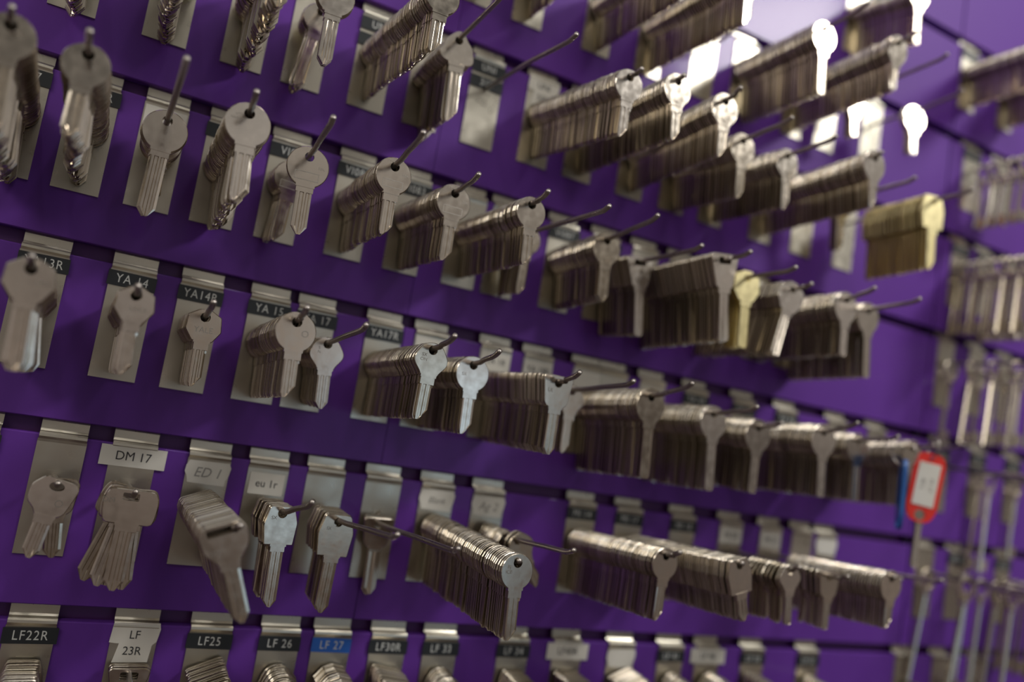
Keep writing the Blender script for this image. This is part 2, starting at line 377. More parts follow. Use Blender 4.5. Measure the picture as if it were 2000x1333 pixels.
#   id    row  u     kind    text            zhole off      ztip  tip offset
h_('c-1', -1, 295, None, '', 108, (0, 0), 124, (-3, 5), 'carrying the dark stack cut by the top edge, left of the lamp glare')
h_('b-1', -1, 235, None, '', 100, (0, 0), 122, (-3, 5), 'carrying the short-bladed stack cut by the top edge above the empty peg')
h_('a-1', -1, 193, None, '', 60, (0, 0), 118, (-3, 5), 'in dark shade at the top edge above the UNI 310 tag')
h_('d-1', -1, 344, None, '', 108, (0, 0), 124, (-3, 5), 'carrying the second dark stack at the top edge, beside the lamp glare')
h_('d2-1', -1, 397, None, '', 4, (0, 0), 30, (0, 3), 'with a bright plate catching the lamp and no keys')
h_('e-1', -1, 440, None, '', 90, (-1, 1), 126, (-2, 5), 'carrying the stack whose front key glares white at the upper right')
h_('f-1', -1, 500, None, '', 105, (-3, 5), 122, (-3, 7), 'carrying two loose ring-lit keys right of the white glaring key')
h_('g-1', -1, 540, None, '', 30, (0, 0), 118, (-2, 6), 'with a short white-lit key near the plate, upper right')
h_('h-1', -1, 598, None, '', 45, (0, 0), 92, (-2, 5), 'whose peg crosses bare purple board with a single bright round key')
h_('i-2', -2, 562, None, '', 64, (2, -6), 118, (-2, 5), 'carrying a dark stack with pale front key at the top edge, right')
h_('a0', 0, -43, None, '', 100, (0, 0), 120, (-3, 5), 'at the top left corner, plate bottom only')
h_('b0', 0, 6.2, None, '', 100, (0, 0), 120, (-3, 5), 'second from the left along the top edge')
h_('c0', 0, 50.4, None, '', 100, (0, 0), 120, (-3, 5), 'third from the left along the top edge')
h_('d0', 0, 87.3, None, '', 60, (0, 0), 96, (-3, 5), 'fourth from the left along the top edge with two groups of keys')
h_('e0', 0, 130.3, 'dymo', 'UNI\n300', 109, (4, -2), 126, (2, 4), 'with black tape starting UN, carrying a long stack cut by the top edge')
h_('f0', 0, 168.8, None, '', 53, (-1, 1), 121, (-4, 3), 'with a lobed-bow key stack, left of the UNI 310 tag')
h_('g0', 0, 212.1, 'dymo', 'UNI\n310', 60, (1, -1), 119, (3, -2), 'with black UNI 310 tape and an empty peg')
h_('h0', 0, 257.2, 'two', 'UNI\n500', 106, (6, -7), 119, (6, -6), 'with a white two-line UNI 500 label and a long stack')
h_('i0', 0, 295.6, None, '', 111, (0, 0), 118, (0, 2), 'carrying the long stack just right of the UNI 500 stack')
h_('j0', 0, 343.8, None, '', 104, (-3, 5), 121, (-5, 8), 'carrying the long stack second right of the UNI 500 stack')
h_('k0', 0, 385, None, '', 74, (1, -1), 123, (-1, 2), 'with the short stack and long bare peg end below the bright round keys')
h_('l0', 0, 425, None, '', 78, (1, -1), 125, (-1, 1), 'with the stack whose front key shows a polished rim, right of centre top')
h_('m0', 0, 480, None, '', 110, (-2, 5), 120, (-4, 7), 'carrying the longest stack beside the bare purple board')
h_('n0', 0, 580, None, '', 90, (-2, 5), 122, (-2, 8), 'carrying the yellow brass key stack at the right')
h_('n0b', 0, 528, None, '', 40, (0, 0), 110, (-1, 5), 'with pale tall key left of the brass stack')
h_('z1', 1, -56.8, 'dymo', 'VI0 7', 115, (3, 1), 132, (4, 2), 'cut by the left edge, black tape ending in 7')
h_('a1', 1, -21.6, 'dymo', 'VI07R', 111, (-2, 0), 137, (-2, 1), 'with black tape ending in R behind a thick round-bow stack')
h_('b1', 1, 15.8, 'paper', '', 45, (0, 0), 142, (-1, 1), 'with a blank white label and a long bare peg')
h_('c1', 1, 52, 'dymo', 'VI08', 96, (-2, 1), 124, (-4, 3), 'whose black tape shows only V behind a thick round stack')
h_('d1', 1, 89.8, 'dymo', 'VI09', 57, (1, 0), 123, (-4, 3), 'whose black tape shows VI behind two groups of round keys')
h_('e1', 1, 133.9, 'dymo', 'VI082', 83, (-1, 1), 135, (-5, 6), 'with black tape starting VI0 and a slanting round stack')
h_('f1', 1, 173.6, 'dymo', 'VI083', 74, (1, -1), 111, (-1, 2), 'with black tape ending 083 behind a round-bow stack')
h_('g1', 1, 216.1, None, '', 94, (0, 0), 117, (-2, 3), 'carrying the small pale round-bow stack at the centre')
h_('h1', 1, 246.1, None, '', 40, (1, -1), 133, (0, 0), 'behind the centre stack with a long bare peg to the right')
h_('i1', 1, 293.1, 'dymo', 'VI087', 62, (-1, 2), 122, (-5, 8), 'with black tape ending 087 right of the centre')
h_('j1', 1, 330.9, 'dymo', 'VI091', 48, (0, -2), 114, (0, 1), 'with bar-holed keys, right of the 087 tape')
h_('k1', 1, 368, None, '', 94, (-1, 3), 120, (-2, 5), 'carrying the broadest stack of long bar-holed keys')
h_('l1', 1, 404, None, '', 77, (0, 1), 124, (-1, 3), 'with pale brassy keys behind the broadest stack')
h_('m1', 1, 440, None, '', 88, (0, 0), 104, (0, 2), 'carrying the eight-sided key that swings to the left')
h_('n1', 1, 490, None, '', 91, (-1, 3), 118, (-3, 9), 'with a full stack left of the last stack before bare board')
h_('o1', 1, 525, None, '', 82, (-1, 3), 128, (-2, 8), 'carrying the last stack before bare board in the third slot')
h_('z2', 2, -28.4, 'dymo', 'YA13R', 108, (2, 1), 124, (2, 4), 'with black YA13R tape and a big eight-sided stack at left edge')
h_('a2', 2, 17.3, 'dymo', 'YA 14', 92, (0, 0), 112, (-1, 2), 'with black YA 14 tape and eight-sided keys')
h_('b2', 2, 55, 'dymo', 'YA14R', 45, (0, 0), 92, (-3, 4), 'with black YA14R tape and a short stack of eight-sided keys')
h_('c2', 2, 95.7, 'dymo', 'YA 15', 93, (-2, 3), 119, (-4, 8), 'with black tape starting YA 1 behind a round-bow stack')
h_('d2', 2, 125.3, 'dymo', 'YA 17', 40, (0, -1), 117, (-2, 6), 'with black tape ending 17 and a short diamond-bow stack')
h_('e2', 2, 171.1, 'dymo', 'YA17R', 94, (-1, 3), 127, (-3, 9), 'with black YA17R tape')
h_('f2', 2, 205, 'paper', '', 74, (0, 1), 111, (-2, 8), 'with a blank white label behind the blue-lit round key')
h_('g2', 2, 254.2, 'paper', 'YA 18', 92, (0, -1), 117, (-1, 5), 'with a white YA 18 label and trapezoid-bow stack')
h_('h2', 2, 289, 'paper', 'YA 19R', 52, (0, -1), 122, (-1, 6), 'with a white YA 19R label')
h_('i2', 2, 331.3, 'paper', '', 82, (0, 3), 125, (-2, 12), 'with a blank white label right of the YA 19R label')
h_('i2b', 2, 356, None, '', 20, (0, 0), 60, (0, 2), 'with a plain narrow plate left of the far tagged row')
h_('j2', 2, 392.4, None, '', 74, (0, 1), 117, (-1, 7), 'bare plated, behind the first far round-bow stack of the fourth slot')
h_('k2', 2, 436.1, 'dymo', 'YA 44', 73, (0, -2), 96, (0, 2), 'with blurred black tape, first tagged one of the far fourth slot')
h_('l2', 2, 487.1, 'dymo', 'YA 45', 86, (0, 3), 117, (-1, 11), 'with blurred black tape, second tagged one of the far fourth slot')
h_('m2', 2, 536, 'dymo', 'YA 46', 76, (0, 3), 113, (-1, 8), 'with blurred black tape, third tagged one of the far fourth slot')
h_('n2', 2, 598, None, '', 84, (-10, 6), 104, (-10, 8), 'at the far end of the fourth slot, holding the red tag ring')
h_('o2', 2, 650, None, '', 60, (-2, 8), 88, (-4, 16), 'with a bare peg right of the red tag')
h_('z3', 3, -42, 'dymo', 'YA 6', 20, (0, 0), 60, (0, 3), 'cut by the left edge, black tape showing 6')
h_('a3', 3, .2, None, '', 36, (2, 0), 44, (2, 2), 'with a blank scratched plate left of the DM 17 label')
h_('b3', 3, 37.3, 'wide', 'DM 17', 41, (1, 0), 52, (1, 3), 'with a wide white DM 17 label')
h_('c3', 3, 78.9, 'hand', 'ED 1', 118, (-1, -1), 128, (0, 2), 'with a torn white label handwritten ED 1')
h_('d3', 3, 114.1, 'small', 'eu 1r', 55, (0, 1), 98, (4, 13), 'with a white eu 1r label')
h_('e3', 3, 150.3, None, '', 46, (-1, -2), 136, (2, 6), 'bare plated, right of the eu 1r label, with blue-lit keys')
h_('f3', 3, 189, None, '', 10, (-2, -6), 130, (0, 1), 'with worn bare plate, one dark key and a long peg')
h_('g3', 3, 227.9, 'hand', 'Blank', 125, (-1, -4), 128, (-1, -3), 'with a torn label handwritten Blank, carrying the longest stack')
h_('h3', 3, 267, 'hand', 'Ag 2', 48, (-1, -2), 116, (1, 4), 'with a torn label handwritten Ag 2')
h_('i3', 3, 344.7, 'dymo', 'MI 14', 101, (1, 5), 115, (1, 9), 'with blurred black tape above the first far stack of the fifth slot')
h_('j3', 3, 388, 'dymo', 'MI 17', 120, (1, 6), 124, (1, 7), 'with blurred black tape, second of the far fifth slot')
h_('k3', 3, 440.4, 'dymo', 'MI 18', 113, (1, 5), 122, (1, 8), 'with blurred black tape, third of the far fifth slot')
h_('l3', 3, 490.4, 'paper', 'MI 20', 104, (-1, 2), 120, (0, 5), 'with a blurred white label, first white one of the far fifth slot')
h_('m3', 3, 534.7, 'paper', 'MI 21', 118, (1, 7), 122, (1, 8), 'with a blurred white label, second white one of the far fifth slot')
h_('n3', 3, 571.8, None, '', 20, (0, 0), 100, (0, 4), 'with a bare grey plate between two white labels, far fifth slot')
h_('o3', 3, 601, 'hand', '', 20, (0, 0), 112, (1, 8), 'with the last round white label of the far fifth slot')
for a in [('a4', 5, 'dymo', 'LF22R', 'with black LF22R tape'), ('b4', 57.6, 'two', 'LF\n23R', 'with a patched white LF 23R label'), ('c4', 99.1, 'dymo', 'LF25', 'with black LF25 tape'),
          ('d4', 140.4, 'dymo', 'LF 26', 'with black LF 26 tape'), ('e4', 173.3, 'blue', 'LF 27', 'with blue LF 27 tape'), ('f4', 211.4, 'dymo', 'LF30R', 'with black LF30R tape'),
          ('g4', 248.9, 'dymo', 'LF 33', 'with black LF 33 tape'), ('h4', 305, 'dymo', 'LF 34', 'with black LF 34 tape'), ('i4', 350, 'wide', 'LF40R', 'with a wide white LF40R label'),
          ('j4', 398.1, 'hand', '', 'with a blank white label right of LF40R'), ('k4', 445.4, 'dymo', 'LF 41', 'with blurred black tape, lowest slot, first after the blank white label'), ('l4', 482.8, 'wide', 'LF 46', 'with a blurred wide white label in the lowest slot'),
          ('m4', 531.2, 'dymo', 'LF 50', 'with blurred black tape right of the blurred wide label, lowest slot'), ('n4', 595, 'dymo', 'LF 51', 'with the last black tape of the lowest slot')]:
    h_(a[0], 4, a[1], a[2], a[3], 50, (0, -6), 60, (0, -4), a[4])
for hid, k, u, lk, tx, zt, ds in [('r1', -2, 727, 'dymo', 'HU 12', 118, 'in the far right section, first of its top slot, dark tape'), ('r2', -2, 790, None, '', 118, 'in the far right section behind the dark top stack'),
    ('r3', -1, 745, 'dymo', 'HU 14', 118, 'in the far right section, second slot, first hanger'), ('r4', -1, 795, None, '', 118, 'in the far right section, second slot, second hanger'),
    ('r5', 0, 741, 'dymo', 'HU 20', 110, 'in the far right section, third slot, first hanger'), ('r6', 0, 781, 'dymo', 'HU 21', 110, 'in the far right section, third slot, second hanger'), ('r6b', 0, 826, None, '', 110, 'in the far right section, third slot, at the right edge'),
    ('r7', 1, 735, None, '', 110, 'in the far right section, fourth slot, first hanger'), ('r8', 1, 783, None, '', 110, 'in the far right section, fourth slot, second hanger'), ('r8b', 1, 832, None, '', 110, 'in the far right section, fourth slot, at the right edge'),
    ('r9', 2, 742, 'dymo', 'ST\n12', 118, 'in the far right section, fifth slot, first of three two-line tapes'), ('r10', 2, 799, 'dymo', 'ST\n14', 118, 'in the far right section, fifth slot, second of three two-line tapes'), ('r11', 2, 857, 'dymo', 'ST\n15', 118, 'in the far right section, fifth slot, third of three two-line tapes'),
    ('r12', 3, 735, None, '', 118, 'in the far right section, sixth slot, first hanger'), ('r13', 3, 781, 'dymo', 'ST 20', 118, 'in the far right section, sixth slot, second hanger'), ('r14', 3, 855, 'dymo', 'ST 21', 118, 'in the far right section, sixth slot, third hanger'),
    ('r15', 4, 719, None, '', 118, 'in the far right section, lowest slot, first hanger'), ('r16', 4, 772, None, '', 118, 'in the far right section, lowest slot, second hanger'), ('r17', 4, 826, None, '', 118, 'in the far right section, lowest slot, third hanger')]:
    h_(hid, k, u, lk, tx, 90, (0, 0), zt, (0, 6), ds)
HU = {}
for hid, k, u, lk, tx, z1, o1, zt, ot, ds in H:
    HU[hid] = (k, u); hanger(hid, k, u, lk, tx, RT+ds, True, z1, o1, zt, ot)

# stacks: hanger, key kind, bow width, length hole to tip, first z, last z, pitch, swing, jitter, tip, material, where
ST = []
def s_(*a): ST.append(a)
Nk, Bk = 'N', 'B'
s_('a0', 'round', 22, 47, 6, 104, 2.4, 2, 3, 'point', Nk, 'at the top left corner')
s_('b0', 'round', 22, 45, 6, 104, 2.4, 0, 3, 'point', Nk, 'second along the top edge')
s_('c0', 'round', 22, 46, 6, 108, 2.4, 1, 3, 'point', Nk, 'third along the top edge')
s_('d0', 'round', 19, 50, 8, 24, 2.5, -6, 3, 'slant', Nk, 'in the rear group, fourth along the top edge')
s_('d0', 'round', 22.3, 46, 56, 60, 2.5, 1, 3, 'point', Nk, 'in the front pair, fourth along the top edge')
s_('e0', 'round', 20.5, 37, 4, 109, 2.45, 1, 1.5, 'slant', Nk, 'on the peg with tape starting UN')
s_('f0', 'lobed', 24, 52, 4, 53, 2.6, 4, 3, 'slant', Nk, 'with lobed bows left of the UNI 310 tag')
s_('h0', 'round', 20.4, 38, 4, 106, 2.3, 2, 1.2, 'slant', Nk, 'on the UNI 500 peg')
s_('i0', 'round', 21.5, 38, 4, 111, 2.3, 6, 1.2, 'slant', Nk, 'just right of the UNI 500 stack')
s_('j0', 'round', 22.5, 38, 4, 104, 2.3, 4, 1.2, 'slant', Nk, 'second right of the UNI 500 stack')
s_('k0', 'round', 22.6, 42, 4, 74, 2.3, 5, 1.2, 'slant', Nk, 'on the short stack third right of the UNI 500 stack')
s_('l0', 'round', 22.4, 40, 4, 78, 2.3, 6, 1.2, 'slant', Nk, 'fourth right of the UNI 500 stack')
s_('m0', 'round', 23.2, 36, 4, 112, 2.35, 9, 1.2, 'slant', Nk, 'on the last nickel stack before the brass one')
s_('n0', 'barrel', 25, 56, 30, 88, 3.2, 4, 1.6, 'slant', Bk, 'in the yellow brass stack')
s_('n0b', 'round', 22, 42, 34, 40, 3.2, 5, 1.6, 'slant', Nk, 'left of the yellow brass stack')
s_('z1', 'round', 21, 47, 4, 115, 2.4, 3, 3, 'point', Nk, 'at the left edge below the 7 tape')
s_('a1', 'round', 20.5, 38, 4, 111, 2.4, 0, 4, 'point', Nk, 'on the thick stack with tape ending in R')
s_('b1', 'round', 22, 40, 12, 20, 4, 3, 2, 'slant', Nk, 'behind the front group on the long bare peg')
s_('b1', 'round', 23.2, 53, 40, 45, 2.5, -1, .6, 'point', Nk, 'on the long bare peg over a blank label')
s_('c1', 'round', 22.8, 45, 4, 96, 2.45, 3, 4, 'slant', Nk, 'on the thick stack whose tape shows V')
s_('d1', 'window', 21.5, 45, 5, 22, 2.6, -3, 3, 'slant', Nk, 'in the rear group on the VI tape')
s_('d1', 'window', 24, 45, 57, 57, 2.5, 2, 1, 'point', Nk, 'alone in front on the VI tape')
s_('e1', 'window', 21.2, 39, 4, 83, 2.45, 2, 2, 'slant', Nk, 'on the peg with tape starting VI0')
s_('f1', 'window', 21.9, 41, 4, 74, 2.4, 1, 1.2, 'slant', Nk, 'on the peg with tape ending 083')
s_('g1', 'round', 19.5, 36, 4, 94, 2.35, 4, 1.2, 'slant', Nk, 'in the small pale stack at the centre')
s_('h1', 'round', 19, 42, 6, 36, 4.2, 0, 4, 'slant', Nk, 'behind the pale centre stack')
s_('i1', 'round', 22.1, 41, 4, 62, 2.35, 5, 1.2, 'point', Nk, 'on the peg with tape ending 087')
s_('j1', 'bar', 22.5, 52, 4, 48, 2.4, 8, 1.2, 'square', Nk, 'with bar holes right of the 087 tape')
s_('k1', 'bar', 24.7, 55, 4, 94, 2.4, 9, 1.2, 'square', Nk, 'in the broadest stack of long bar-holed keys')
s_('l1', 'octagon', 23.5, 50, 62, 77, 5, 3, 3, 'square', Bk, 'pale brassy, right of the broadest stack')
s_('m1', 'octagon', 24, 51, 4, 86, 2.4, -12, 1.5, 'square', Nk, 'eight-sided and swinging left')
s_('n1', 'round', 24, 42, 4, 91, 2.4, 4, 1.2, 'square', Nk, 'on the next to last stack before bare board')
s_('o1', 'round', 24.5, 52, 4, 82, 2.4, 7, 1.5, 'square', Nk, 'on the last stack before bare board')
s_('z2', 'octagon', 20.4, 45, 4, 108, 2.4, 3, 5, 'point', Nk, 'in the big eight-sided stack on YA13R')
s_('a2', 'octagon', 18, 38, 4, 92, 2.4, 2, 3, 'slant', Nk, 'in the eight-sided stack on YA 14')
s_('b2', 'octagon', 18.9, 38, 4, 45, 2.45, 2, 1.2, 'slant', Nk, 'in the eight-sided stack on YA14R')
s_('c2', 'round', 21.2, 39, 4, 93, 2.4, 3, 1.2, 'slant', Nk, 'on the round stack with tape starting YA 1')
s_('d2', 'diamond', 20.5, 38, 4, 40, 2.6, 4, 1.5, 'point', Nk, 'in the diamond-bow stack left of YA17R')
s_('e2', 'diamond', 20.2, 39, 4, 94, 2.5, -1, 1.5, 'slant', Nk, 'in the diamond-bow stack on YA17R')
s_('f2', 'round', 21.5, 41, 4, 74, 2.45, 2, 1.3, 'slant', Nk, 'in the round stack right of YA17R')
s_('g2', 'trapezoid', 20.8, 43, 4, 92, 2.35, 1, 1.2, 'point', Nk, 'in the trapezoid-bow stack below YA 18')
s_('h2', 'diamond', 20.3, 41, 48, 52, 2.6, 1, 2, 'slant', Nk, 'behind the trapezoid-bow stack')
s_('i2', 'round', 23.6, 53, 4, 82, 2.35, 4, 1.2, 'square', Nk, 'in the tall round stack right of YA 19R')
s_('j2', 'round', 23.4, 53, 4, 74, 2.4, 4, 1.2, 'square', Nk, 'on the first far stack of the fourth slot')
s_('k2', 'round', 24, 47, 4, 73, 2.4, 2, 1.2, 'square', Nk, 'on the second far stack of the fourth slot')
s_('l2', 'round', 24.5, 47, 4, 86, 2.4, 4, 1.2, 'square', Nk, 'on the third far stack of the fourth slot')
s_('m2', 'round', 22.5, 46, 4, 76, 2.4, 4, 1.2, 'square', Nk, 'on the fourth far stack of the fourth slot')
s_('n2', 'round', 24, 46, 4, 84, 2.7, 4, 1.2, 'square', Nk, 'on the stack beside the red tag')
s_('a3', 'cut', 22.4, 37, 30, 30, 2.5, 7, 0, 'point', Nk, 'swinging right behind the front key on the blank plate')
s_('a3', 'cut', 22.4, 37, 36, 36, 2.5, -9, 0, 'point', Nk, 'in front on the blank scratched plate')
s_('b3', 'wide', 27, 49, 29, 41, 3, -1, 9, 'point', Nk, 'with broad bows fanned out on DM 17')
s_('c3', 'slotted', 22.5, 44, 14, 118, 2.3, 22, .6, 'point', Nk, 'with slotted bows on ED 1')
s_('d3', 'barrel', 19.3, 51, 20, 55, 5.5, 2, 2.5, 'point', Nk, 'with barrel bows on eu 1r')
s_('e3', 'barrel', 21.9, 52, 20, 46, 3.2, -1, 1.4, 'point', Nk, 'with blue-lit barrel bows right of eu 1r')
s_('f3', 'trapezoid', 20.5, 45, 8, 10, 2.3, 2, 2, 'point', Nk, 'dark and almost alone on a long peg')
s_('g3', 'round', 19.7, 41, 6, 125, 2.5, 3, 1.6, 'slant', Nk, 'on the longest stack, below the Blank label')
s_('h3', 'diamond', 15, 30, 8, 36, 2.5, 10, 6, 'slant', Nk, 'small, on the peg labelled Ag 2')
s_('h3', 'diamond', 20, 34, 44, 50, 6, 38, 5, 'slant', Nk, 'bluish white on the peg labelled Ag 2')
s_('i3', 'round', 20.4, 40, 4, 101, 2.4, 0, 1.2, 'slant', Nk, 'on the first far stack of the fifth slot')
s_('j3', 'barrel', 20.5, 36, 4, 120, 2.4, 16, 1.2, 'point', Nk, 'on the square-bow stack leaning right')
s_('k3', 'diamond', 18.9, 36, 80, 113, 4, 6, 4, 'square', Nk, 'loose, on the third far peg of the fifth slot')
s_('l3', 'trapezoid', 20, 36, 84, 104, 4, 1, 4, 'square', Nk, 'loose, on the fourth far peg of the fifth slot')
s_('m3', 'round', 22, 35, 30, 118, 2.5, 3, 1.3, 'slant', Nk, 'on the last long stack of the fifth slot')
s_('a-1', 'round', 22, 38, 4, 40, 2.5, 3, 1.3, 'slant', Nk, 'at the top edge above UNI 310')
s_('b-1', 'round', 21, 38, 4, 90, 2.4, 3, 1.3, 'slant', Nk, 'cut by the top edge above the empty peg')
s_('c-1', 'round', 22, 40, 4, 100, 2.4, 4, 1.2, 'slant', Nk, 'cut by the top edge, left of the lamp glare')
s_('d-1', 'round', 22, 40, 4, 108, 2.4, 4, 1.2, 'slant', Nk, 'cut by the top edge beside the lamp glare')
s_('e-1', 'round', 24, 50, 4, 86, 2.4, 5, 1.2, 'square', Nk, 'with the white glaring front key')
s_('f-1', 'round', 23, 36, 4, 105, 2.5, 5, 2, 'square', Nk, 'right of the white glaring key')
s_('g-1', 'round', 23, 36, 24, 30, 3, 4, 3, 'square', Nk, 'short and white-lit near its plate, upper right')
s_('h-1', 'round', 24, 38, 40, 45, 2.6, 2, 3, 'square', Nk, 'bright and nearly alone before bare board')
for q, (hid, L) in enumerate([('a4', 44), ('b4', 44), ('c4', 44), ('d4', 46), ('e4', 44), ('f4', 44), ('g4', 44), ('h4', 44), ('i4', 44), ('j4', 44), ('k4', 44), ('l4', 44), ('m4', 44), ('n4', 44)]):
    kd = ['barrel', 'bar', 'trapezoid', 'diamond', 'octagon', 'trapezoid', 'diamond'][q % 7]
    z0, z1 = (4, 52) if q != 1 else (6, 12)
    s_(hid, kd, 22, L, z0, z1, 2.6, [2, 0, 24, 14, 20, -8, 12][q % 7], 1.5, 'point', Nk, 'in the bottom slot stack under tag '+'LF22R,LF 23R,LF25,LF 26,LF 27,LF30R,LF 33,LF 34,LF40R,blank white,LF 41,LF 46,LF 50,LF 51'.split(',')[q])
SR = [('i-2', 'round', 22, 48, 4, 64, 2.5, 4, 2, 'square', 'on the dark stack at the top edge, right'),
      ('r1', 'round', 22, 38, 4, 108, 2.6, 4, 2, 'square', 'in the dark top stack of the far right section'), ('r2', 'round', 22, 40, 4, 90, 2.6, 4, 2, 'square', 'cut by the right edge at the top'),
      ('r3', 'bow', 20, 66, 14, 66, 9.5, -5, 2, '', 'long-shafted, second slot of the far right section'), ('r4', 'bow', 20, 68, 40, 84, 7, -4, 2, '', 'copper-toned, second slot at the right edge'),
      ('r5', 'bow', 19, 74, 4, 92, 7.5, -6, 3, '', 'crowded third slot, far right section'), ('r6', 'bow', 19, 72, 6, 92, 8, -6, 3, '', 'crowded third slot, second hanger, far right'),
      ('r7', 'bow', 20, 80, 8, 72, 21, -6, 2, '', 'one of four spaced shafts, far right section'), ('r8', 'bow', 20, 74, 6, 60, 13, -5, 3, '', 'fourth slot, second hanger, far right section'),
      ('r10', 'bow', 20, 96, 6, 15, 8, -5, 1, '', 'pair of long shafts under the second two-line tape'), ('r11', 'bow', 20, 80, 6, 6, 8, -5, 2, '', 'single long shaft under the third two-line tape'),
      ('r12', 'bow', 22, 122, 6, 44, 38, -8, 2, '', 'very long leaning shaft, sixth slot, first hanger'), ('r13', 'bow', 22, 112, 14, 58, 14, -6, 3, '', 'very long shaft, sixth slot, second hanger'), ('r14', 'bow', 20, 88, 8, 50, 8, -3, 2, '', 'bright bunch at the right edge, sixth slot')]
for a in SR: s_(*a[:10], 'C' if a[0] == 'r4' else Nk, a[10])

# ---------------------------------------------------------------- build the keys
campos = np.array([0, -270.706, 525.6]); fwd = np.array([.447702, .116057, -.886619])
recs = []
FACE = {'f-1': (5, 3), 'h-1': (-3.5, -6.6), 'e-1': (0, 0), 'g-1': (-3, -4.8), 'f3': (6, 2), 'h0': (2, 0), 'm0': (3, 2)}
for si, (hid, kind, W, L, z0, z1, pitch, sw, jit, tip, mt, where) in enumerate(ST):
    k, u = HU[hid]; n = max(1, int(round((z1-z0)/pitch))+1); rg = random.Random(si*13+5)
    drift = 0.
    for i in range(n):
        z = z1-(z1-z0)*(i/(n-1) if n > 1 else 0); drift = drift*.8+rg.uniform(-1, 1)*jit*.5
        front = i == 0
        ox, ow = peg_at(hid, z)
        a = sw+(0 if front else drift+rg.uniform(-1, 1)*jit*.35)
        if kind == 'wide': a = sw+[0, -5, 9, 16, 3][i % 5]*(-1)
        px = ox; pw = -100*k-31+ow
        off = Vector((0, 1.0)) if kind not in ('slotted', 'bow') else (Vector((5.2, .1)) if kind == 'slotted' else Vector((0, -1.2)))
        th = math.radians(a)   # key frame rotated by th (blade swings to +u)
        ex = (math.cos(th), math.sin(th)); ey = (-math.sin(th), math.cos(th))
        hx = px-(ex[0]*off.x+ey[0]*off.y); hw_ = pw-(ex[1]*off.x+ey[1]*off.y)
        tx = rg.uniform(-1.2, 1.2); yw = rg.uniform(-1.6, 1.6)*(1.2 if pitch < 3 else 3)
        if front and hid in FACE: tx, yw = FACE[hid]
        if not front: hx += rg.uniform(-.45, .45); hw_ += rg.uniform(-.3, .3); z += rg.uniform(-.2, .2)
        X = np.array([u+px, pw, z]); dep = float((X-campos)@fwd)
        recs.append(dict(si=si, i=i, n=n, front=front, u=u+hx-0, w=hw_, z=z, th=th, tx=math.radians(tx), yw=math.radians(yw), dep=dep, few=n <= 8))
ind = [r for r in recs if r['front']]; rest = [r for r in recs if not r['front']]
rest.sort(key=lambda r: (not (r['few'] and r['dep'] < 520), r['dep']))
BUD = 312
ind += rest[:max(0, BUD-len(ind))]; mass = rest[max(0, BUD-sum(r['front'] for r in recs)):]
KIND_WORD = {'round': 'round-bow', 'window': 'round-bow stamped', 'octagon': 'eight-sided', 'diamond': 'diamond-bow', 'trapezoid': 'trapezoid-bow', 'bar': 'bar-holed', 'barrel': 'barrel-bow', 'wide': 'broad-bow', 'slotted': 'slotted', 'cut': 'cut-corner', 'lobed': 'lobed', 'bow': 'ring-bow mortice'}
MATS = {'N': NICKEL, 'B': BRASS, 'C': COPPER}
cache = {}
def edge_mat(me, idx, m):
    me.materials.append(m)
    for i in idx: me.polygons[i].material_index = 1
STAMP = {('c1', 'round'): [('VIT\nHARCO', 2.1, -5, -2.5)], ('b2', 'octagon'): [('YALE', 4.4, 0, -8.2)], ('z1', 'round'): [], ('g3', 'round'): [('BJ\nICB', 2.7, -5.6, -4)],
         ('d1', 'window'): [('58K', 2.2, 7, -5)], ('e1', 'window'): [('MADE', 2., -2, 3.2), ('58K', 2.2, 7.2, -4)], ('f1', 'window'): [('MADE', 2., -2, 3.2), ('58K', 2.2, 7.2, -4)],
         ('b3', 'wide'): [('DM', 4., -9, -2.5)], ('c2', 'round'): [('O', 5., 5, -6)], ('d2', 'diamond'): [('S\nN', 2.4, -5, -4)], ('e2', 'diamond'): [('SX\nON', 2.6, -5, -5)], ('f2', 'round'): [('SX', 2.6, -5.5, -6)],
         ('g2', 'trapezoid'): [('UL', 3.4, -5, -5)], ('c3', 'slotted'): [('JMA', 2.6, -5, -9)], ('d3', 'barrel'): [('SX', 2.6, -5, -3)], ('e3', 'barrel'): [('SX', 2.6, -5, -4)], ('a3', 'cut'): [('O', 5.4, 4, -8)], ('e0', 'round'): [], ('z2', 'octagon'): [('LIN', 3., 5, -6)], ('a2', 'octagon'): [('LINCE', 2.8, 2, -8)]}
